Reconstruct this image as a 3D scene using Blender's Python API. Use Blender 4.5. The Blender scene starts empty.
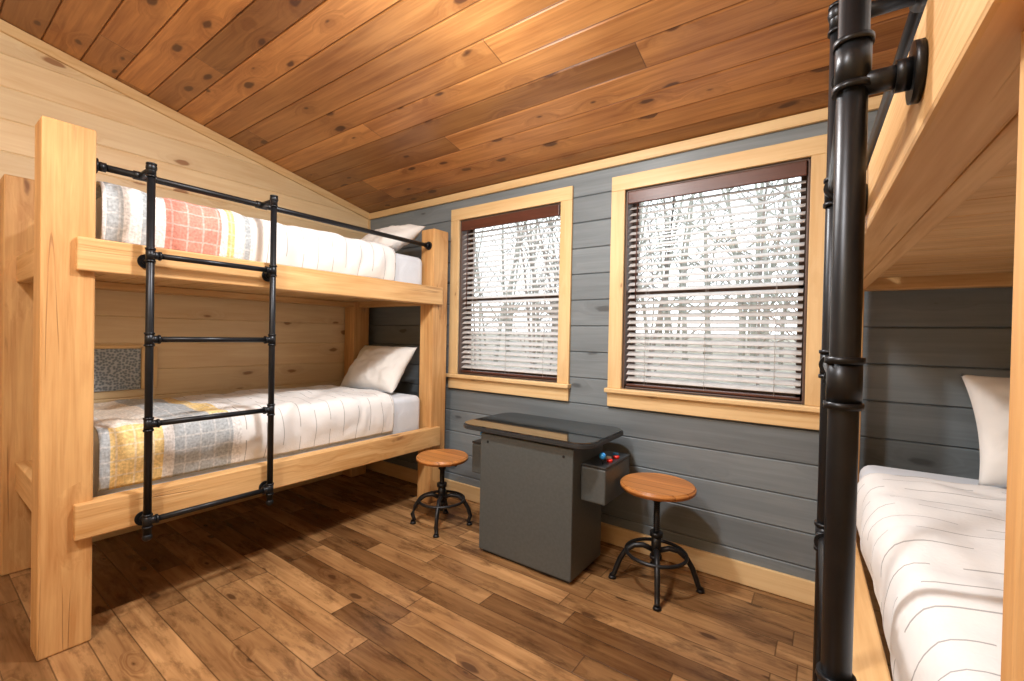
import bpy, bmesh, random
from math import *
from mathutils import Vector, Matrix, noise
random.seed(7)
D=2.861; XL=-3.89; XR=1.35; YF=-1.3
scene=bpy.context.scene
scene.view_settings.view_transform='Standard'
scene.view_settings.look='None'
scene.view_settings.exposure=0.0

# ---------------------------------------------------------------- shader helper
class N:
    def __init__(s,name,rough=.5,metal=0.,spec=.5):
        s.m=bpy.data.materials.new(name); s.m.use_nodes=True
        s.t=s.m.node_tree; s.b=s.t.nodes['Principled BSDF']
        s.set(s.b.inputs['Roughness'],rough); s.set(s.b.inputs['Metallic'],metal)
        s.set(s.b.inputs['Specular IOR Level'],spec)
    def set(s,inp,v):
        if isinstance(v,bpy.types.NodeSocket): s.t.links.new(v,inp)
        elif isinstance(v,(tuple,list)) and len(v)==3 and inp.type=='RGBA': inp.default_value=(*v,1)
        else: inp.default_value=v
    def n(s,ty,ins={},out=0,**kw):
        nd=s.t.nodes.new(ty)
        for k,v in kw.items(): setattr(nd,k,v)
        for k,v in ins.items(): s.set(nd.inputs[k],v)
        return nd.outputs[out]
    def ma(s,op,a,b=0.,c=0.):
        return s.n('ShaderNodeMath',{0:a,1:b,2:c},operation=op)
    def mix(s,f,a,b,mode='MIX'):
        nd=s.t.nodes.new('ShaderNodeMix'); nd.data_type='RGBA'; nd.blend_type=mode; nd.clamp_factor=True
        s.set(nd.inputs[0],f); s.set(nd.inputs[6],a); s.set(nd.inputs[7],b); return nd.outputs[2]
    def ramp(s,f,stops,interp='LINEAR'):
        nd=s.t.nodes.new('ShaderNodeValToRGB'); cr=nd.color_ramp; cr.interpolation=interp
        while len(cr.elements)<len(stops): cr.elements.new(.5)
        for e,(p,c) in zip(cr.elements,stops):
            e.position=p; e.color=(*c,1) if len(c)==3 else c
        s.set(nd.inputs[0],f); return nd.outputs[0]
    def mr(s,v,a,b,c=0.,d=1.):
        return s.n('ShaderNodeMapRange',{0:v,1:a,2:b,3:c,4:d})
    def xyz(s,kind='Object'):
        o=s.t.nodes.new('ShaderNodeTexCoord').outputs[kind]
        nd=s.t.nodes.new('ShaderNodeSeparateXYZ'); s.t.links.new(o,nd.inputs[0]); return nd.outputs
    def comb(s,a,b,c): return s.n('ShaderNodeCombineXYZ',{0:a,1:b,2:c})
    def bump(s,h,dist=.003,st=1.): 
        s.set(s.b.inputs['Normal'],s.n('ShaderNodeBump',{'Strength':st,'Distance':dist,'Height':h}))
    def col(s,c): s.set(s.b.inputs['Base Color'],c)

def wood(name,light,dark,knot,u='X',v='Z',w='Y',bw=None,pl=None,tone=.25,rough=.45,kd=(2.2,6.),kr=.09,gs=22.,groove=0.,spec=.4,gmix=.8,bumpd=.0015,tonecol=None,kp=.45,cracks=0.,blotch=0.):
    m=N(name,rough,0,spec); c=m.xyz(); ax={'X':0,'Y':1,'Z':2}
    U,V,W=c[ax[u]],c[ax[v]],c[ax[w]]
    if bw:
        vr=m.ma('DIVIDE',V,bw); row=m.ma('FLOOR',vr); r1=m.n('ShaderNodeTexWhiteNoise',{'W':row},noise_dimensions='1D')
        if pl:
            us=m.ma('DIVIDE',m.ma('ADD',U,m.ma('MULTIPLY',r1,7.)),pl); idx=m.ma('FLOOR',us)
            pid=m.ma('ADD',m.ma('MULTIPLY',row,17.3),m.ma('MULTIPLY',idx,3.1))
            r2=m.n('ShaderNodeTexWhiteNoise',{'W':pid},noise_dimensions='1D')
            fu=m.ma('MULTIPLY',m.ma('ABSOLUTE',m.ma('SUBTRACT',m.ma('FRACT',us),.5)),pl)
            eu=m.mr(fu,pl*.5-.004,pl*.5-.001)
        else: r2=r1; eu=None
        fv=m.ma('MULTIPLY',m.ma('ABSOLUTE',m.ma('SUBTRACT',m.ma('FRACT',vr),.5)),bw)
        ev=m.mr(fv,bw*.5-.0035,bw*.5-.001)
        edge=m.ma('MAXIMUM',ev,eu) if eu is not None else ev
    else: r2=0.37; edge=None
    off=m.ma('MULTIPLY',r2,37.) if bw else 3.1
    Uo=m.ma('ADD',U,off)
    if bw: kv=m.comb(m.ma('MULTIPLY',Uo,kd[0]),m.ma('MULTIPLY',V,kd[1]),0.); dim='2D'
    else: kv=m.comb(m.ma('MULTIPLY',Uo,kd[0]),m.ma('MULTIPLY',V,kd[1]),m.ma('MULTIPLY',W,kd[1])); dim='3D'
    wv=m.n('ShaderNodeTexNoise',{'Vector':m.comb(m.ma('MULTIPLY',Uo,14.),m.ma('MULTIPLY',V,30.),m.ma('MULTIPLY',W,30.)),'Scale':1.,'Detail':1.})
    vo=m.t.nodes.new('ShaderNodeTexVoronoi'); vo.voronoi_dimensions=dim; vo.feature='F1'
    m.set(vo.inputs['Vector'],kv); vo.inputs['Scale'].default_value=1.; vo.inputs['Randomness'].default_value=1.
    sp=m.t.nodes.new('ShaderNodeSeparateColor'); m.t.links.new(vo.outputs['Color'],sp.inputs[0])
    dist=m.ma('ADD',m.ma('ADD',vo.outputs['Distance'],m.ma('MULTIPLY',m.ma('LESS_THAN',sp.outputs[0],kp),9.)),m.ma('MULTIPLY',m.ma('SUBTRACT',sp.outputs[1],.4),kr*1.3))
    dist=m.ma('ADD',dist,m.ma('MULTIPLY',m.ma('SUBTRACT',wv,.5),kr*1.3))
    halo=m.mr(dist,kr*3.8,kr*.5)
    kn=m.mr(dist,kr,kr*.5)
    gv=m.comb(m.ma('MULTIPLY',Uo,1.3),m.ma('ADD',m.ma('MULTIPLY',V,gs),m.ma('MULTIPLY',halo,2.2)),m.ma('MULTIPLY',W,gs))
    g=m.n('ShaderNodeTexNoise',{'Vector':gv,'Scale':1.,'Detail':4.,'Roughness':.6,'Distortion':.6})
    g2=m.n('ShaderNodeTexNoise',{'Vector':m.comb(m.ma('MULTIPLY',Uo,1.6),m.ma('MULTIPLY',V,5.),m.ma('MULTIPLY',W,5.)),'Scale':1.,'Detail':3.})
    g3=m.n('ShaderNodeTexNoise',{'Vector':m.comb(m.ma('MULTIPLY',Uo,3.),m.ma('MULTIPLY',V,gs*4.),m.ma('MULTIPLY',W,gs*4.)),'Scale':1.,'Detail':2.})
    gr=m.mr(m.ma('ADD',m.ma('ADD',m.ma('MULTIPLY',g,.5),m.ma('MULTIPLY',g2,.35)),m.ma('MULTIPLY',g3,.15)),.38,.63)
    colr=m.mix(m.ma('MULTIPLY',gr,gmix),light,dark)
    if blotch:
        bl=m.n('ShaderNodeTexNoise',{'Vector':m.comb(m.ma('MULTIPLY',Uo,3.2),m.ma('ADD',m.ma('MULTIPLY',V,11.),m.ma('MULTIPLY',off,2.)),0.),'Scale':1.,'Detail':5.,'Roughness':.7})
        colr=m.mix(m.mr(bl,.50,.68,0.,blotch),colr,tuple(x*.5 for x in dark))
    if bw:
        if tonecol: colr=m.mix(m.mr(r2,0.,1.,0.,1.),colr,m.mix(1.,colr,tonecol,'MULTIPLY'))
        else:
            tv=m.mr(r2,0.,1.,1.-tone,1.+tone*.35); colr=m.mix(1.,colr,m.comb(tv,tv,tv),'MULTIPLY')
    colr=m.mix(m.ma('MULTIPLY',halo,.35),colr,m.mix(.4,dark,knot))
    colr=m.mix(m.ma('MULTIPLY',kn,.85),colr,knot)
    h=g
    if cracks:
        cn=m.n('ShaderNodeTexNoise',{'Vector':m.comb(m.ma('MULTIPLY',U,.35),m.ma('MULTIPLY',V,11.),m.ma('MULTIPLY',W,11.)),'Scale':1.,'Detail':2.,'Roughness':.4})
        ck=m.mr(m.ma('ABSOLUTE',m.ma('SUBTRACT',cn,.5)),.0075,.002)
        cm=m.n('ShaderNodeTexNoise',{'Vector':m.comb(m.ma('MULTIPLY',U,2.),m.ma('MULTIPLY',V,3.),m.ma('MULTIPLY',W,3.)),'Scale':1.,'Detail':1.})
        ck=m.ma('MULTIPLY',ck,m.mr(cm,.50,.60))
        colr=m.mix(m.ma('MULTIPLY',ck,cracks),colr,knot); h=m.ma('SUBTRACT',m.ma('ADD',g,m.ma('MULTIPLY',g3,.6)),m.ma('MULTIPLY',ck,1.5))
    if groove and edge is not None:
        colr=m.mix(m.ma('MULTIPLY',edge,groove),colr,tuple(x*.3 for x in dark))
        h=m.ma('SUBTRACT',m.ma('MULTIPLY',g,.4),edge)
    m.col(colr); m.bump(h,bumpd,.6); return m.m

def plain(name,col,rough=.5,metal=0.,nz=.12,sc=30.,bd=.0005,spec=.5):
    m=N(name,rough,metal,spec); c=m.xyz()
    g=m.n('ShaderNodeTexNoise',{'Vector':m.comb(c[0],c[1],c[2]),'Scale':sc,'Detail':4.})
    f=m.mr(g,.3,.7,1.-nz,1.+nz); m.col(m.mix(1.,col,m.comb(f,f,f),'MULTIPLY')); m.bump(g,bd,.5); return m.m

M={}
M['ceil']=wood('ceiling_pine',(.61,.29,.095),(.32,.122,.034),(.07,.023,.010),'X','Y','Z',bw=.17,pl=3.4,tone=.42,rough=.33,kd=(2.3,5.5),kr=.10,gs=26,spec=.5,groove=.7,gmix=1.,kp=.36)
M['lw']=wood('wall_pine',(.83,.675,.43),(.68,.48,.255),(.28,.13,.055),'Y','Z','X',bw=.185,tone=.14,rough=.42,kd=(1.9,5.),kr=.075,gs=16,kp=.4)
M['gw']=wood('wall_grey_stain',(.225,.262,.286),(.142,.170,.190),(.075,.085,.093),'X','Z','Y',bw=.185,tone=.18,rough=.40,kd=(1.7,5.),kr=.08,gs=22,groove=.5)
M['floor']=wood('floor_hickory',(.56,.315,.135),(.225,.103,.038),(.06,.026,.011),'X','Y','Z',bw=.127,pl=.95,tone=.4,rough=.25,kd=(1.9,5.),kr=.075,gs=14,groove=.75,gmix=1.,bumpd=.002,tonecol=(.36,.315,.28),kp=.35,blotch=.85)
for a,(v,w) in {'X':('Y','Z'),'Y':('Z','X'),'Z':('X','Y')}.items():
    M['t'+a]=wood('timber_'+a.lower(),(.75,.48,.22) if a!='Z' else (.71,.425,.175),(.52,.27,.09) if a!='Z' else (.46,.215,.068),(.18,.07,.024),a,v,w,rough=.55,kd=(1.8,5.),kr=.12,gs=26,gmix=1.,cracks=.6 if a=='Z' else .35,bumpd=.003)
    M['tr'+a]=wood('trim_pine_'+a.lower(),(.80,.59,.32),(.64,.41,.18),(.24,.10,.04),a,v,w,rough=.45,kd=(2.,6.),kr=.1,gs=26)
M['black']=plain('black_pipe_metal',(.018,.02,.024),.36,.6)
M['brown']=wood('dark_walnut',(.12,.04,.025),(.06,.02,.013),(.02,.01,.01),'X','Z','Y',rough=.35)
M['slat']=plain('blind_slat_backlit',(.56,.54,.53),.35,0,.08)  # brown slats lightened, backlight through them put into the colour
M['sash']=plain('window_sash_brown',(.10,.06,.045),.45)
M['cab']=plain('cabinet_slate',(.078,.089,.090),.45,0,.1,60)
M['cabd']=plain('cabinet_edge_black',(.028,.031,.034),.4)
M['seat']=wood('stool_seat_wood',(.66,.28,.08),(.38,.13,.032),(.12,.04,.015),'X','Y','Z',bw=.075,tone=.25,rough=.35,gs=30,kr=.03,groove=.6)
M['iron']=plain('stool_iron',(.03,.03,.032),.42,.7)
M['red']=plain('red_plastic',(.8,.03,.02),.25,0,.02); M['blue']=plain('blue_plastic',(.03,.30,.8),.25,0,.02); M['white']=plain('white_plastic',(.8,.8,.78),.3,0,.02)
M['plate']=plain('white_paint',(.8,.79,.76),.5,0,.02)
def fabric(name,col,nz=.05):
    m=N(name,.9,0,.15); c=m.xyz()
    g=m.n('ShaderNodeTexNoise',{'Vector':m.comb(c[0],c[1],c[2]),'Scale':6.,'Detail':5.,'Distortion':.6})
    f=m.mr(g,.3,.7,1.-nz,1.+nz); m.col(m.mix(1.,col,m.comb(f,f,f),'MULTIPLY')); m.bump(g,.02,.35); return m.m
M['sheet']=fabric('bed_sheet',(.68,.73,.80)); M['pil']=fabric('pillow_cotton',(.78,.77,.75))
def glass():
    m=N('window_glass',.02); t=m.t
    tr=t.nodes.new('ShaderNodeBsdfTransparent'); gl=t.nodes.new('ShaderNodeBsdfGlossy'); gl.inputs['Roughness'].default_value=.02
    mx=t.nodes.new('ShaderNodeMixShader'); mx.inputs[0].default_value=.05
    t.links.new(tr.outputs[0],mx.inputs[1]); t.links.new(gl.outputs[0],mx.inputs[2])
    t.links.new(mx.outputs[0],t.nodes['Material Output'].inputs[0]); return m.m
M['glass']=glass()
def tableglass():
    m=N('black_glass',.04,0,1.); m.col((.014,.018,.02)); m.b.inputs['IOR'].default_value=1.9
    return m.m
M['tglass']=tableglass()
def emis(name,c,s):
    m=N(name); m.set(m.b.inputs['Emission Color'],c); m.b.inputs['Emission Strength'].default_value=s; m.col(c); return m.m
M['lamp']=emis('lamp_diffuser',(1,.96,.9),12)
def quilt(name,side,top,start,split=.42):
    m=N(name,.92,0,.1); c=m.xyz('UV'); U,V=c[0],c[1]
    f=m.ma('DIVIDE',U,3.)
    a=m.ramp(f,[(p/3.,col) for p,col in side],'CONSTANT'); b=m.ramp(f,[(p/3.,col) for p,col in top],'CONSTANT')
    base=m.mix(m.ma('GREATER_THAN',V,split),a,b)
    sp2=m.n('ShaderNodeTexNoise',{'Vector':m.comb(U,V,0.),'Scale':80.,'Detail':3.})
    wk=m.n('ShaderNodeTexNoise',{'Vector':m.comb(m.ma('MULTIPLY',U,140.),m.ma('MULTIPLY',V,25.),0.),'Scale':1.,'Detail':2.})
    spk=m.ma('MULTIPLY',m.mr(sp2,.35,.65,.78,1.12),m.mr(wk,.35,.65,.92,1.04))
    patch=m.ma('LESS_THAN',U,start)
    # thin white woven checks across the coloured blocks
    ck=m.ma('MAXIMUM',m.ma('GREATER_THAN',m.ma('FRACT',m.ma('DIVIDE',U,.068)),.88),m.ma('GREATER_THAN',m.ma('FRACT',m.ma('DIVIDE',V,.068)),.88))
    base=m.mix(m.ma('MULTIPLY',m.ma('MULTIPLY',ck,patch),.35),base,(.80,.79,.77))
    base=m.mix(patch,base,m.mix(1.,base,m.comb(spk,spk,spk),'MULTIPLY'))
    wob=m.n('ShaderNodeTexNoise',{'Vector':m.comb(U,V,0.),'Scale':3.,'Detail':1.})
    lu=m.ma('ADD',U,m.ma('MULTIPLY',wob,.06))
    fr=m.ma('ABSOLUTE',m.ma('SUBTRACT',m.ma('FRACT',m.ma('DIVIDE',lu,.105)),.5))
    ln=m.ma('LESS_THAN',fr,.022)
    rr=m.n('ShaderNodeTexWhiteNoise',{'W':m.ma('FLOOR',m.ma('DIVIDE',lu,.105))},noise_dimensions='1D')
    ds=m.ma('LESS_THAN',m.ma('FRACT',m.ma('ADD',m.ma('DIVIDE',V,.30),rr)),.8)
    ln=m.ma('MULTIPLY',m.ma('MULTIPLY',ln,ds),m.ma('SUBTRACT',1.,patch))
    m.col(m.mix(m.ma('MULTIPLY',ln,.6),base,(.14,.14,.15)))
    m.bump(m.ma('ADD',m.ma('MULTIPLY',sp2,.5),m.ma('MULTIPLY',wob,2.)),.006,.5); return m.m
W_=(.77,.77,.77); G_=(.43,.47,.50); C_=(.74,.31,.25); Y_=(.80,.60,.27); K_=(.76,.71,.63)
M['qU']=quilt('quilt_upper',[(0,W_),(.56,G_),(.62,W_),(.68,G_),(.72,W_),(.78,C_),(1.03,W_),(1.06,Y_),(1.10,W_),(1.14,G_),(1.18,W_)],[(0,G_),(.7,C_),(1.1,W_)],1.2)
M['qL']=quilt('quilt_lower',[(0,G_),(.575,Y_),(.78,W_),(.83,G_),(1.10,W_),(1.15,W_)],[(0,W_),(.58,K_),(.80,G_),(1.0,Y_),(1.10,W_)],1.15,.30)
M['qR']=quilt('quilt_white',[(0,W_),(.1,W_)],[(0,W_),(.1,W_)],0.)
def vent():
    m=N('vent_mesh',.6); c=m.xyz()
    v=m.n('ShaderNodeTexVoronoi',{'Vector':m.comb(c[1],c[2],0.),'Scale':60.,'Randomness':.8},voronoi_dimensions='2D')
    m.col(m.ramp(v,[(0,(.12,.15,.18)),(.35,(.25,.30,.35)),(.6,(.45,.50,.55))])); m.bump(v,.004); return m.m
M['vent']=vent()

# ---------------------------------------------------------------- mesh builder
class B:
    def __init__(s,name): s.name=name; s.bm=bmesh.new(); s.mats=[]; s.uv=None
    def mi(s,k):
        if k not in s.mats: s.mats.append(k)
        return s.mats.index(k)
    def box(s,x0,x1,y0,y1,z0,z1,k,bev=.004,rot=None,seg=2):
        x0,x1=sorted((x0,x1));y0,y1=sorted((y0,y1));z0,z1=sorted((z0,z1))
        b=bmesh.new(); bmesh.ops.create_cube(b,size=1)
        bmesh.ops.scale(b,vec=(x1-x0,y1-y0,z1-z0),verts=b.verts)
        if bev: bmesh.ops.bevel(b,geom=b.edges[:],offset=min(bev,.45*min(x1-x0,y1-y0,z1-z0)),segments=seg,affect='EDGES',profile=.5)
        c=Vector(((x0+x1)/2,(y0+y1)/2,(z0+z1)/2))
        M4=Matrix.Translation(c)@(rot.to_4x4() if rot is not None else Matrix.Identity(4))
        s.merge(b,M4,k,False)
    def merge(s,b,M4,k,smooth):
        vm={}
        for v in b.verts: vm[v]=s.bm.verts.new(M4@v.co)
        i=s.mi(k)
        for f in b.faces:
            try: nf=s.bm.faces.new([vm[v] for v in f.verts]); nf.material_index=i; nf.smooth=smooth
            except ValueError: pass
        b.free()
    def tube(s,p0,p1,r,k,r2=None,n=20,bev=0):
        p0=Vector(p0);p1=Vector(p1);d=p1-p0; b=bmesh.new()
        bmesh.ops.create_cone(b,cap_ends=True,cap_tris=False,segments=n,radius1=r,radius2=r if r2 is None else r2,depth=d.length)
        if bev:
            es=[e for e in b.edges if len(e.link_faces)==2 and any(len(f.verts)>4 for f in e.link_faces)]
            bmesh.ops.bevel(b,geom=es,offset=bev,segments=3,affect='EDGES')
        M4=Matrix.Translation((p0+p1)/2)@d.to_track_quat('Z','Y').to_matrix().to_4x4()
        st=len(s.bm.faces); s.merge(b,M4,k,True)
        s.bm.faces.ensure_lookup_table()
        for f in s.bm.faces[st:]:
            if len(f.verts)>4: f.smooth=False
    def sphere(s,c,r,k,sc=(1,1,1)):
        b=bmesh.new(); bmesh.ops.create_uvsphere(b,u_segments=20,v_segments=12,radius=r)
        bmesh.ops.scale(b,vec=sc,verts=b.verts); s.merge(b,Matrix.Translation(c),k,True)
    def path(s,pts,r,k,n=12,closed=False,flat=1.):
        pts=[Vector(p) for p in pts]; rings=[]; m=len(pts)
        for i,p in enumerate(pts):
            a=pts[(i-1)%m] if (closed or i>0) else p; c=pts[(i+1)%m] if (closed or i<m-1) else p
            t=(c-a).normalized(); up=Vector((0,0,1)) if abs(t.z)<.95 else Vector((1,0,0))
            x=t.cross(up).normalized(); y=x.cross(t).normalized()
            rr=r[i] if isinstance(r,(list,tuple)) else r
            rings.append([s.bm.verts.new(p+x*cos(2*pi*j/n)*rr*flat+y*sin(2*pi*j/n)*rr) for j in range(n)])
        i_=s.mi(k)
        for i in range(m if closed else m-1):
            A=rings[i];Bq=rings[(i+1)%m]
            for j in range(n):
                f=s.bm.faces.new([A[j],A[(j+1)%n],Bq[(j+1)%n],Bq[j]]); f.material_index=i_; f.smooth=True
        if not closed:
            for Rg in (rings[0],rings[-1]):
                f=s.bm.faces.new(Rg); f.material_index=i_
    def quad(s,ps,k):
        f=s.bm.faces.new([s.bm.verts.new(p) for p in ps]); f.material_index=s.mi(k); return f
    def done(s,origin=True,recalc=True):
        if recalc: bmesh.ops.recalc_face_normals(s.bm,faces=s.bm.faces[:])
        me=bpy.data.meshes.new(s.name); s.bm.to_mesh(me); s.bm.free()
        for k in s.mats: me.materials.append(M[k])
        o=bpy.data.objects.new(s.name,me); scene.collection.objects.link(o)
        if origin:
            xs=[v.co for v in me.vertices]
            c=Vector(((min(v.x for v in xs)+max(v.x for v in xs))/2,(min(v.y for v in xs)+max(v.y for v in xs))/2,min(v.z for v in xs)))
            me.transform(Matrix.Translation(-c)); o.location=c
        return o

def zc(y): return 2.63+.205*(D-y)

def boards(b,fn,a0,a1,b0,b1,w,k,holes=[],ch=.006):
    br={b0,b1}
    i=ceil((b0+1e-6)/w)
    grooves=set()
    while i*w<b1-1e-6: br.add(i*w); grooves.add(round(i*w,6)); i+=1
    for h in holes: br.add(h[2]); br.add(h[3])
    br=sorted(br)
    for l,h in zip(br[:-1],br[1:]):
        iv=[(a0,a1)]
        for (x0,x1,z0,z1) in holes:
            if z0<(l+h)/2<z1:
                nv=[]
                for p,q in iv:
                    if x1<=p or x0>=q: nv.append((p,q)); continue
                    if p<x0: nv.append((p,x0))
                    if q>x1: nv.append((x1,q))
                iv=nv
        for p,q in iv:
            lo,hi=l,h
            if round(l,6) in grooves:
                b.quad([fn(p,l,-ch),fn(q,l,-ch),fn(q,l+ch,0),fn(p,l+ch,0)],k); lo=l+ch
            if round(h,6) in grooves:
                b.quad([fn(p,h-ch,0),fn(q,h-ch,0),fn(q,h,-ch),fn(p,h,-ch)],k); hi=h-ch
            b.quad([fn(p,lo,0),fn(q,lo,0),fn(q,hi,0),fn(p,hi,0)],k)

WIN=[(-2.62,-1.62,1.06,2.39),(-1.13,-.10,1.06,2.39)]
b=B('wall_back'); boards(b,lambda a,z,n:(a,D-n,z),XL-.05,XR+.05,-.03,2.72,.185,'gw',WIN,ch=.007)
for x0,x1,z0,z1 in WIN:
    b.quad([(x0,D,z0),(x0,D+.16,z0),(x0,D+.16,z1),(x0,D,z1)],'gw'); b.quad([(x1,D,z0),(x1,D+.16,z0),(x1,D+.16,z1),(x1,D,z1)],'gw')
    b.quad([(x0,D,z0),(x1,D,z0),(x1,D+.16,z0),(x0,D+.16,z0)],'gw'); b.quad([(x0,D,z1),(x1,D,z1),(x1,D+.16,z1),(x0,D+.16,z1)],'gw')
b.done(False,False)
def sidewall(name,X,sg):
    b=B(name); Y1=D+.03
    z=-.03; rows=[z]; i=0
    while i*.185<zc(YF)+.03:
        if i*.185>z: rows.append(i*.185)
        i+=1
    rows.append(zc(YF)+.03); ch=.006
    yat=lambda z:max(YF-.03,min(Y1,D-(z-2.66)/.205)) if z>2.66 else Y1
    ys=YF-.03
    for l,h in zip(rows[:-1],rows[1:]):
        l2,h2=l+ch,h-ch
        def q(za,zb,na,nb):
            A=(X-sg*na,ys,za);B_=(X-sg*na,yat(za),za);C=(X-sg*nb,yat(zb),zb);E=(X-sg*nb,ys,zb)
            if yat(zb)<=ys+1e-4: b.quad([A,B_,E],'lw')
            else: b.quad([A,B_,C,E],'lw')
        if yat(l)<=ys+1e-4: continue
        q(l,l2,ch,0); q(l2,h2,0,0); q(h2,h,0,ch)
    b.done(False,False)
sidewall('wall_left',XL,1); sidewall('wall_right',XR,-1)
b=B('wall_front'); boards(b,lambda a,z,n:(a,YF+n,z),XL-.05,XR+.05,-.03,zc(YF)+.05,.185,'lw'); b.done(False,False)
b=B('ceiling'); boards(b,lambda a,y,n:(a,y,zc(y)-n),XL-.06,XR+.06,YF-.06,D+.06,.17,'ceil',ch=.007); b.done(False,False)
b=B('floor'); b.quad([(XL-.05,YF-.05,0),(XR+.05,YF-.05,0),(XR+.05,D+.05,0),(XL-.05,D+.05,0)],'floor'); b.done(False,False)

b=B('baseboard_back'); b.box(XL+.0,XR,D-.022,D-.001,0.001,.125,'trX'); b.done()
b=B('baseboard_left'); b.box(XL+.001,XL+.022,YF,D-.024,0.001,.125,'trY'); b.done()
b=B('trim_1'); b.box(XL,XR,D-.025,D-.001,2.565,2.628,'trX'); b.done()
b=B('trim_2')
sl=atan(-.205); Lh=(D-YF-.03)/2/cos(sl); yc=(D+YF)/2
rot=Matrix.Rotation(sl,3,'X'); b.box(XL+.001,XL+.024,yc-Lh,yc+Lh,zc(yc)-.066,zc(yc)-.003,'trY',rot=rot); b.done()
b=B('trim_3'); b.box(XL+.001,XL+.022,D-.022,D-.001,.13,2.56,'trZ'); b.done()

# ---------------------------------------------------------------- windows
for i,(x0,x1,z0,z1) in enumerate(WIN):
    b=B('window_%d'%(i+1)); t=.095; Y0=D-.024; Y1=D-.001
    b.box(x0-t,x0,Y0,Y1,z0,z1,'trZ'); b.box(x1,x1+t,Y0,Y1,z0,z1,'trZ')
    b.box(x0-t,x1+t,Y0,Y1,z1,z1+t+.005,'trX')
    b.box(x0-t-.012,x1+t+.012,D-.055,D+.02,z0-.03,z0,'trX',.006)
    b.box(x0-t,x1+t,Y0,Y1,z0-.125,z0-.031,'trX')
    b.box(x0,x0+.014,D,D+.15,z0,z1,'sash'); b.box(x1-.014,x1,D,D+.15,z0,z1,'sash')
    b.box(x0,x1,D,D+.15,z1-.014,z1,'sash'); b.box(x0,x1,D+.021,D+.15,z0,z0+.014,'sash')
    zm=(z0+z1)/2-.02
    for (a,c,yy) in ((z0+.014,zm+.02,D+.10),(zm-.02,z1-.014,D+.125)):
        b.box(x0+.014,x0+.05,yy-.012,yy+.012,a,c,'sash'); b.box(x1-.05,x1-.014,yy-.012,yy+.012,a,c,'sash')
        b.box(x0+.014,x1-.014,yy-.012,yy+.012,a,a+.04,'sash'); b.box(x0+.014,x1-.014,yy-.012,yy+.012,c-.04,c,'sash')
        b.box(x0+.04,x1-.04,yy-.002,yy+.002,a+.03,c-.03,'glass',0)
    b.done()
    b=B('window_blind'); xa,xb=x0+.018,x1-.018
    b.box(xa,xb,D-.012,D+.006,z1-.095,z1-.016,'brown',.004)
    b.box(xa+.005,xb-.005,D+.01,D+.06,z1-.06,z1-.018,'brown',.003)
    z=z1-.115; rot=Matrix.Rotation(radians(31),3,'X')
    while z>z0+.05:
        b.box(xa+.004,xb-.004,D+.012,D+.062,z-.0014,z+.0014,'slat',0,rot)
        z-=.0425
    b.box(xa+.004,xb-.004,D+.015,D+.06,z0+.018,z0+.034,'brown',.004)
    for fx in (.13,.5,.87):
        xx=xa+(xb-xa)*fx
        b.tube((xx,D+.010,z0+.03),(xx,D+.010,z1-.1),.0012,'slat',n=6); b.tube((xx,D+.064,z0+.03),(xx,D+.064,z1-.1),.0012,'slat',n=6)
    b.tube((xa+.06,D+.004,z1-.1),(xa+.06,D+.002,z1-.75),.004,'brown',n=8)
    b.done()

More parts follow.
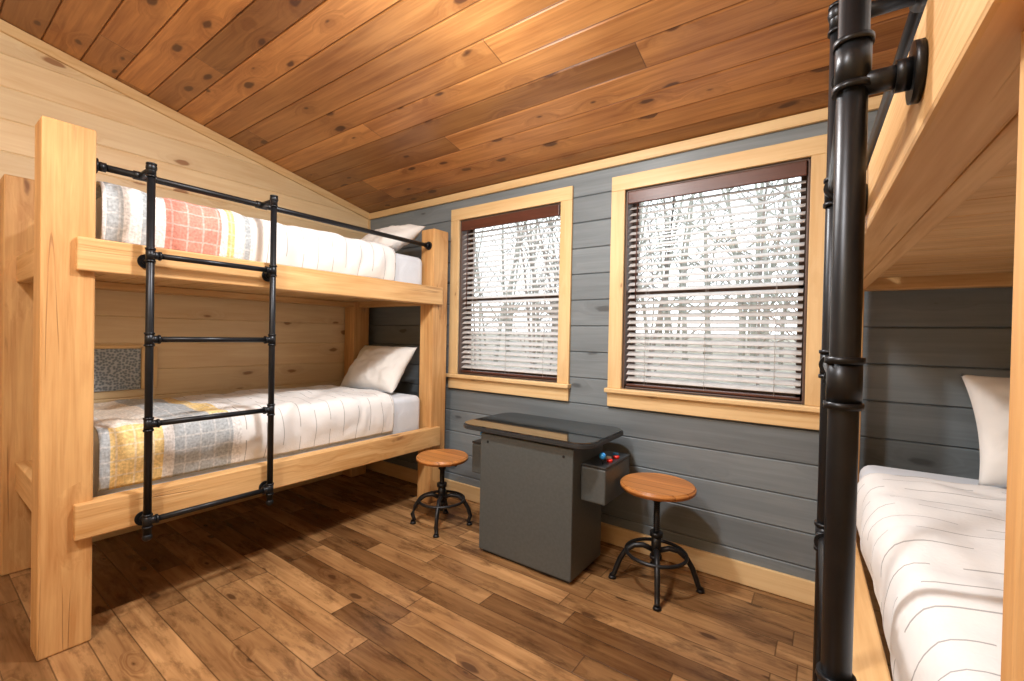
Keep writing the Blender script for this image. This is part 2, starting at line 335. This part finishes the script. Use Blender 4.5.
# ---------------------------------------------------------------- bunk beds
def bunk(x0,sx,qu,ql,zl,ladx,farw=.18):
    made=[]
    X=lambda l:x0+sx*l
    b=B('bunk_bed')
    ys=((.35,.52),(2.575,2.745))
    for ya,yb in ys:
        b.box(X(.03),X(.18 if ya<1 else farw),ya,yb,0.001,2.27,'tZ',.008); b.box(X(1.10),X(1.25),ya,yb,0.001,2.24,'tZ',.008)
    for za,zb in ((.475,.63),(1.645,1.79)):
        b.box(X(0),X(.078),.455,2.66,za,zb,'tY',.006)
        b.box(X(1.19),X(1.245),.521,2.574,za,zb,'tY',.006)
        for ya,yb in ys:
            b.box(X(.181 if ya<1 else farw+.001),X(1.099),(ya+yb)/2-.035,(ya+yb)/2+.035,za,zb,'tX',.006)
        b.box(X(.079),X(.12),.521,2.574,za+.002,za+.045,'tY',.003); b.box(X(1.10),X(1.189),.521,2.574,za+.002,za+.045,'tY',.003)
        y=.53
        while y<2.55:
            b.box(X(.082),X(1.18),y,min(y+.14,2.565),za+.047,za+.066,'tX',.002); y+=.146
    made.append(b.done())
    b=B('bunk_ladder'); r=.016; xg=X(.085); zg=2.13
    b.tube((xg,.535,zg),(xg,2.562,zg),r,'black')
    for y,s in ((.522,1),(2.573,-1)):
        b.tube((xg,y,zg),(xg,y+s*.010,zg),.034,'black'); b.tube((xg,y+s*.010,zg),(xg,y+s*.04,zg),.021,'black')
    yl=(.69,1.245); lx=[X(ladx[0]),X(ladx[1])]
    for y,xx in zip(yl,lx):
        b.tube((xx,y,.43),(xx,y,zg+.02),r,'black')
        b.tube((xx,y,zg),(xg,y,zg),r,'black'); b.sphere((xx,y,zg+.012),.022,'black',(1,1,1.1)); b.sphere((xx,y,.43),.020,'black')
        b.tube((xg,y-.03,zg),(xg,y+.03,zg),.0205,'black')
        for zz in (.505,1.715):
            b.tube((xx,y,zz),(X(-.010),y,zz),.0135,'black'); b.tube((X(-.010),y,zz),(X(-.001),y,zz),.034,'black')
            b.tube((X(-.024),y,zz),(X(-.010),y,zz),.018,'black')
        for zz in (.505,.955,1.35,1.74,zg):
            b.tube((xx,y,zz-.028),(xx,y,zz+.028),.0185,'black')
            for e in (-.028,.028): b.tube((xx,y,zz+e-.004),(xx,y,zz+e+.004),.0208,'black')
    for zz in (.505,.955,1.35,1.74):
        A=Vector((lx[0],yl[0],zz));C=Vector((lx[1],yl[1],zz)); d=(C-A).normalized()
        b.tube(A,C,.0135,'black'); b.tube(A,A+d*.036,.0182,'black'); b.tube(C,C-d*.036,.0182,'black')
        b.tube(A+d*.032,A+d*.040,.021,'black'); b.tube(C-d*.032,C-d*.040,.021,'black')
    made.append(b.done())
    for lev,(zd,zt,qm) in enumerate(((.545,zl,ql),(1.713,2.055,qu))):
        b=B('mattress'); b.box(X(.108),X(1.08),.55,2.55,zd,zt-.025,'sheet',.05,seg=4)
        o=b.done(); made.append(o)
        for p in o.data.polygons: p.use_smooth=True
        P=[(.094,zt-.275),(.082,zt-.20),(.076,zt-.11),(.088,zt-.035),(.13,zt+.004),(.25,zt+.014),(.45,zt+.018),(.7,zt+.016),(.95,zt+.01),(1.06,zt-.0),(1.094,zt-.05),(1.096,zt-.13)]
        if zt-.275<(.632 if lev==0 else 1.792): P[0]=(.094,(.634 if lev==0 else 1.794))
        S=[0]
        for p,q in zip(P[:-1],P[1:]): S.append(S[-1]+hypot(q[0]-p[0],q[1]-p[1]))
        n=70; prof=[]
        for i in range(n+1):
            s=S[-1]*i/n; j=max(k for k in range(len(S)-1) if S[k]<=s+1e-9); t=(s-S[j])/(S[j+1]-S[j])
            def cr(a): 
                p0=P[max(j-1,0)][a];p1=P[j][a];p2=P[j+1][a];p3=P[min(j+2,len(P)-1)][a]
                return .5*((2*p1)+(-p0+p2)*t+(2*p0-5*p1+4*p2-p3)*t*t+(-p0+3*p1-3*p2+p3)*t**3)
            prof.append((cr(0),cr(1),s))
        yA,yB=.548,2.235; ny=150
        b=B('quilt'); uvl=b.bm.loops.layers.uv.new('UVMap'); G=[]; U={}
        for a in range(ny+1):
            y=yA+(yB-yA)*a/ny; row=[]
            for (px,pz,s) in prof:
                q=Vector((px*2.2+lev*5+x0*3,y*3.2,pz*2))
                d=noise.noise(q*1.6)*.018+noise.noise(q*4.)*.010+abs(noise.noise(Vector((px*3+y*4.5+x0,y*1.2,pz*3+lev))))*.026
                e=min(1,(s)/.08); top=min(1,max(0,(s-.2)/.1))
                end=min(1,(yB-y)/.05)
                zz=pz+max(d,-.004)*e*(.35+.65*top)-(1-end)*.006*top
                xx=px-(1-top)*abs(d)*e*.9
                v=b.bm.verts.new((X(xx),y+noise.noise(Vector((px*4,lev,a*0.01)))*.02*(a/ny)**4,zz)); U[v]=(y,s); row.append(v)
            G.append(row)
        k=b.mi(qm)
        for a in range(ny):
            for c in range(n):
                f=b.bm.faces.new([G[a][c],G[a+1][c],G[a+1][c+1],G[a][c+1]]); f.smooth=True; f.material_index=k
                for l in f.loops: l[uvl].uv=U[l.vert]
        o=b.done(); made.append(o)
        md=o.modifiers.new('Solidify','SOLIDIFY'); md.thickness=.012; md.offset=-1
    return made
def pillow(c,w,h,t,rx,rz,seed,mat='pil'):
    b=B('pillow'); n=44; k=b.mi(mat); g={}
    for side in (1,-1):
        for i in range(n+1):
            for j in range(n+1):
                u=-1+2*i/n; v=-1+2*j/n
                if side<0 and (i in(0,n) or j in (0,n)): g[side,i,j]=g[1,i,j]; continue
                e=(max(0,1-abs(u)**2.6)*max(0,1-abs(v)**2.6))**.55
                pin=1-.07*(1-abs(v)**2)*abs(u)**3
                pin2=1-.07*(1-abs(u)**2)*abs(v)**3
                d=noise.noise(Vector((u*2.2+seed,v*2.2,side)))*.16+noise.noise(Vector((u*5+seed,v*5,side)))*.09
                g[side,i,j]=b.bm.verts.new((u*w/2*pin,v*h/2*pin2,side*t/2*e*(1+d*1.6)))
    for side in (1,-1):
        for i in range(n):
            for j in range(n):
                f=b.bm.faces.new([g[side,i,j],g[side,i+1,j],g[side,i+1,j+1],g[side,i,j+1]]); f.smooth=True; f.material_index=k
    b.bm.transform(Matrix.Translation(c)@Matrix.Rotation(rz,4,'Z')@Matrix.Rotation(rx,4,'X'))
    return b.done()
bunk(-2.62,-1,'qU','qL',.92,(-.06,-.06))
right=bunk(.087,1,'qR','qR',.89,(-.064,-.058),.115)
pillow((-3.20,2.46,1.10),.68,.46,.19,radians(54),radians(3),1.)
pillow((-3.12,2.44,2.185),.66,.44,.19,radians(34),radians(-3),5.)
right.append(pillow((.855,2.46,1.08),.66,.46,.19,radians(60),radians(2),9.))
right.append(pillow((.80,2.44,2.175),.66,.44,.19,radians(30),radians(3),12.))
piv=Vector((.10,.50,0)); MR=Matrix.Translation(piv)@Matrix.Rotation(radians(2.1),4,'Z')@Matrix.Translation(-piv)
for o in right: o.matrix_world=MR@Matrix.Translation(o.location)

b=B('wall_vent'); b.box(XL+.001,XL+.012,.66,1.0,.98,1.26,'vent',.002); b.box(XL+.001,XL+.022,1.001,1.09,.98,1.27,'trZ'); b.box(XL+.001,XL+.02,.58,1.0,1.261,1.285,'trY'); b.done(False)

# ---------------------------------------------------------------- arcade cocktail table
def rrect(b,x0,x1,y0,y1,r,z0,z1,k,bev=.004):
    pts=[]
    for cx,cy,a0 in ((x1-r,y1-r,0),(x0+r,y1-r,90),(x0+r,y0+r,180),(x1-r,y0+r,270)):
        for i in range(9): a=radians(a0+i*90/8); pts.append((cx+r*cos(a),cy+r*sin(a)))
    q=bmesh.new(); f=q.faces.new([q.verts.new((x,y,z0)) for x,y in pts])
    e=bmesh.ops.extrude_face_region(q,geom=[f]); bmesh.ops.translate(q,vec=(0,0,z1-z0),verts=[v for v in e['geom'] if isinstance(v,bmesh.types.BMVert)])
    es=[e for e in q.edges if any(len(f.verts)>4 for f in e.link_faces)]
    bmesh.ops.bevel(q,geom=es,offset=bev,segments=2,affect='EDGES')
    b.merge(q,Matrix.Identity(4),k,False)
b=B('arcade_cocktail_table')
cx0,cx1,cy0,cy1=-1.82,-1.15,2.215,2.62
b.box(cx0,cx1,cy0,cy1,.02,.77,'cab',.006); b.box(cx0+.02,cx1-.02,cy0+.02,cy1-.02,.001,.02,'cabd',0)
rrect(b,-2.01,-1.045,2.19,2.78,.11,.782,.807,'cabd'); rrect(b,-2.0,-1.055,2.20,2.77,.10,.8075,.815,'tglass',.002)
b.box(cx0+.03,cx1-.03,cy0+.03,cy1-.03,.77,.783,'cabd',0)
for (xa,xb,s) in ((cx1+.001,cx1+.155,1),(cx0-.155,cx0-.001,-1)):
    b.box(xa,xb,2.31,2.68,.46,.66,'cab',.01); b.box(xa,xb,2.31,2.68,.661,.675,'cabd',.004)
    xm=(xa+xb)/2+s*.03
    b.tube((xm,2.37,.675),(xm,2.37,.71),.006,'iron'); b.sphere((xm,2.37,.722),.02,'blue')
    for j,(yy,c) in enumerate(((2.44,'red'),(2.49,'white'),(2.54,'red'),(2.60,'blue'))): b.tube((xm+.014*(-1)**j,yy,.675),(xm+.014*(-1)**j,yy,.69),.017,c)
for xx in (cx0+.06,cx1-.06): b.tube((xx,cy0-.002,.72),(xx,cy0+.001,.72),.008,'iron')
b.done()

# ---------------------------------------------------------------- stools
def stool(c,zs,rs,ang,rf=.235):
    b=B('stool'); x,y=c
    b.tube((x,y,zs-.034),(x,y,zs),rs,'seat',n=56,bev=.008)
    b.tube((x,y,zs-.042),(x,y,zs-.034),rs*.55,'iron',n=32)
    b.tube((x,y,zs-.10),(x,y,zs-.042),.028,'iron'); b.tube((x,y,.10),(x,y,zs-.09),.015,'iron')
    z=.30
    while z<zs-.1: b.tube((x,y,z),(x,y,z+.005),.0175,'iron',n=16); z+=.011
    b.tube((x,y,.17),(x,y,.29),.027,'iron'); b.tube((x,y,.28),(x,y,.305),.036,'iron'); b.tube((x,y,.15),(x,y,.17),.033,'iron')
    a=ang+.5; b.path([(x,y,zs-.07),(x+.06*cos(a),y+.06*sin(a),zs-.072),(x+.10*cos(a),y+.10*sin(a),zs-.085)],.006,'iron'); b.sphere((x+.105*cos(a),y+.105*sin(a),zs-.088),.011,'iron')
    for i in range(4):
        a=ang+i*pi/2
        pr=[(.02,.20),(.07,.218),(.12,.210),(.165,.175),(.195,.125),(.215,.07),(rf-.005,.026),(rf+.012,.014)]
        b.path([(x+r*cos(a),y+r*sin(a),z) for r,z in pr],[.015,.015,.015,.015,.015,.015,.014,.013],'iron')
        b.tube((x+(rf+.004)*cos(a),y+(rf+.004)*sin(a),.001),(x+(rf+.004)*cos(a),y+(rf+.004)*sin(a),.016),.023,'iron',.018)
    b.path([(x+.165*cos(t*2*pi/48),y+.165*sin(t*2*pi/48),.185) for t in range(48)],.010,'iron',closed=True)
    b.done()
stool((-.775,2.53),.58,.205,radians(20)); stool((-2.30,2.36),.51,.19,radians(35),.205)

# ---------------------------------------------------------------- ceiling light and added fill
def cl(x,y,p,pp,dz):
    z=zc(y); b=B('ceiling_or_fill_light'); nrm=Vector((0,-.205,-1)).normalized(); c=Vector((x,y,z))
    b.tube(c+nrm*.001,c+nrm*.014,.11,'plate',n=48,bev=.004); b.tube(c+nrm*.0141,c+nrm*.02,.09,'lamp',n=48); b.done()
    l=bpy.data.lights.new('ceiling_or_fill_area','AREA'); l.shape='DISK'; l.size=.2; l.energy=p; l.color=(1,.985,.965)
    o=bpy.data.objects.new('ceiling_or_fill_area',l); scene.collection.objects.link(o); o.location=c+nrm*.03
    l=bpy.data.lights.new('ceiling_fill_point','POINT'); l.shadow_soft_size=.15; l.energy=pp; l.color=(1,.985,.965)  # point fill added below each fixture, no visible source
    o=bpy.data.objects.new('ceiling_fill_point',l); scene.collection.objects.link(o); o.location=c+Vector((0,0,-dz))
cl(-1.37,1.34,62,22,.5); cl(-1.2,-.55,46,76,.35)  # second fixture is unseen, added behind the camera for fill

# ---------------------------------------------------------------- outside
def barkm(name,a,c_):
    m=N(name,.9); c=m.xyz(); g=m.n('ShaderNodeTexNoise',{'Vector':m.comb(c[0],c[1],c[2]),'Scale':3.,'Detail':5.})
    m.col(m.ramp(g,[(.3,a),(.7,c_)])); return m.m
M['bark']=barkm('tree_bark',(.12,.10,.085),(.26,.225,.195)); M['bark_hazed']=barkm('tree_bark_hazed',(.25,.255,.22),(.37,.365,.32))  # distant bark paled in its colour to imitate haze
M['ground']=plain('leaf_litter',(.27,.255,.21),.95,0,.4,.8)  # leaf litter with slight haze put into its colour
gz=lambda y:-2.5+max(0,y-4)*.135
def br(b,p,d,L,r,lev,k):
    pts=[p];rr=[r]
    for i in range(4):
        d=(d+Vector((random.uniform(-1,1),random.uniform(-1,1),random.uniform(-.4,.6)))*.13).normalized()
        p=p+d*L/4; pts.append(p); rr.append(r*(1-.14*(i+1)))
        if lev>0:
            for q in range(2 if lev>1 else 1):
                a=random.uniform(0,2*pi); s=Vector((cos(a),sin(a),random.uniform(.1,.9))).normalized()
                br(b,p,(d*.35+s).normalized(),L*random.uniform(.4,.6),rr[-1]*.45,lev-1,k)
    b.path(pts,rr,k,n=5)
b=B('bare_trees')
for i in range(14):
    y=random.uniform(8.,18); x=random.uniform(-1.1,.3)*y*.95
    br(b,Vector((x,y,gz(y))),Vector((0,0,1)),random.uniform(6.5,9),random.uniform(.035,.085),3,'bark')
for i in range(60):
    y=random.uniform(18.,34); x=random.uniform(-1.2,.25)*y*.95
    br(b,Vector((x,y,gz(y))),Vector((0,0,1)),random.uniform(8,11),random.uniform(.08,.18),2,'bark_hazed')
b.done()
b=B('ground_outside'); b.quad([(-60,4,-2.5),(40,4,-2.5),(40,36,gz(36)),(-60,36,gz(36))],'ground'); b.done(False)
w=bpy.data.worlds.new('World'); scene.world=w; w.use_nodes=True
bg=w.node_tree.nodes['Background']; bg.inputs[0].default_value=(.88,.95,1,1); bg.inputs[1].default_value=3.1

# ---------------------------------------------------------------- camera
yaw,pit,rol,f=radians(35.6107),radians(-.59772),radians(1.15353),442.88
F=Vector((-sin(yaw)*cos(pit),cos(yaw)*cos(pit),sin(pit))); r=Vector((cos(yaw),sin(yaw),0)); u=r.cross(F)
r2=r*cos(rol)+u*sin(rol); u2=-r*sin(rol)+u*cos(rol)
cam=bpy.data.cameras.new('camera'); cam.sensor_width=36; cam.lens=f*36/1024; cam.clip_start=.02
o=bpy.data.objects.new('camera',cam); scene.collection.objects.link(o)
mm=Matrix((r2,u2,-F)).transposed().to_4x4(); mm.translation=(0,0,1.4); o.matrix_world=mm
scene.camera=o
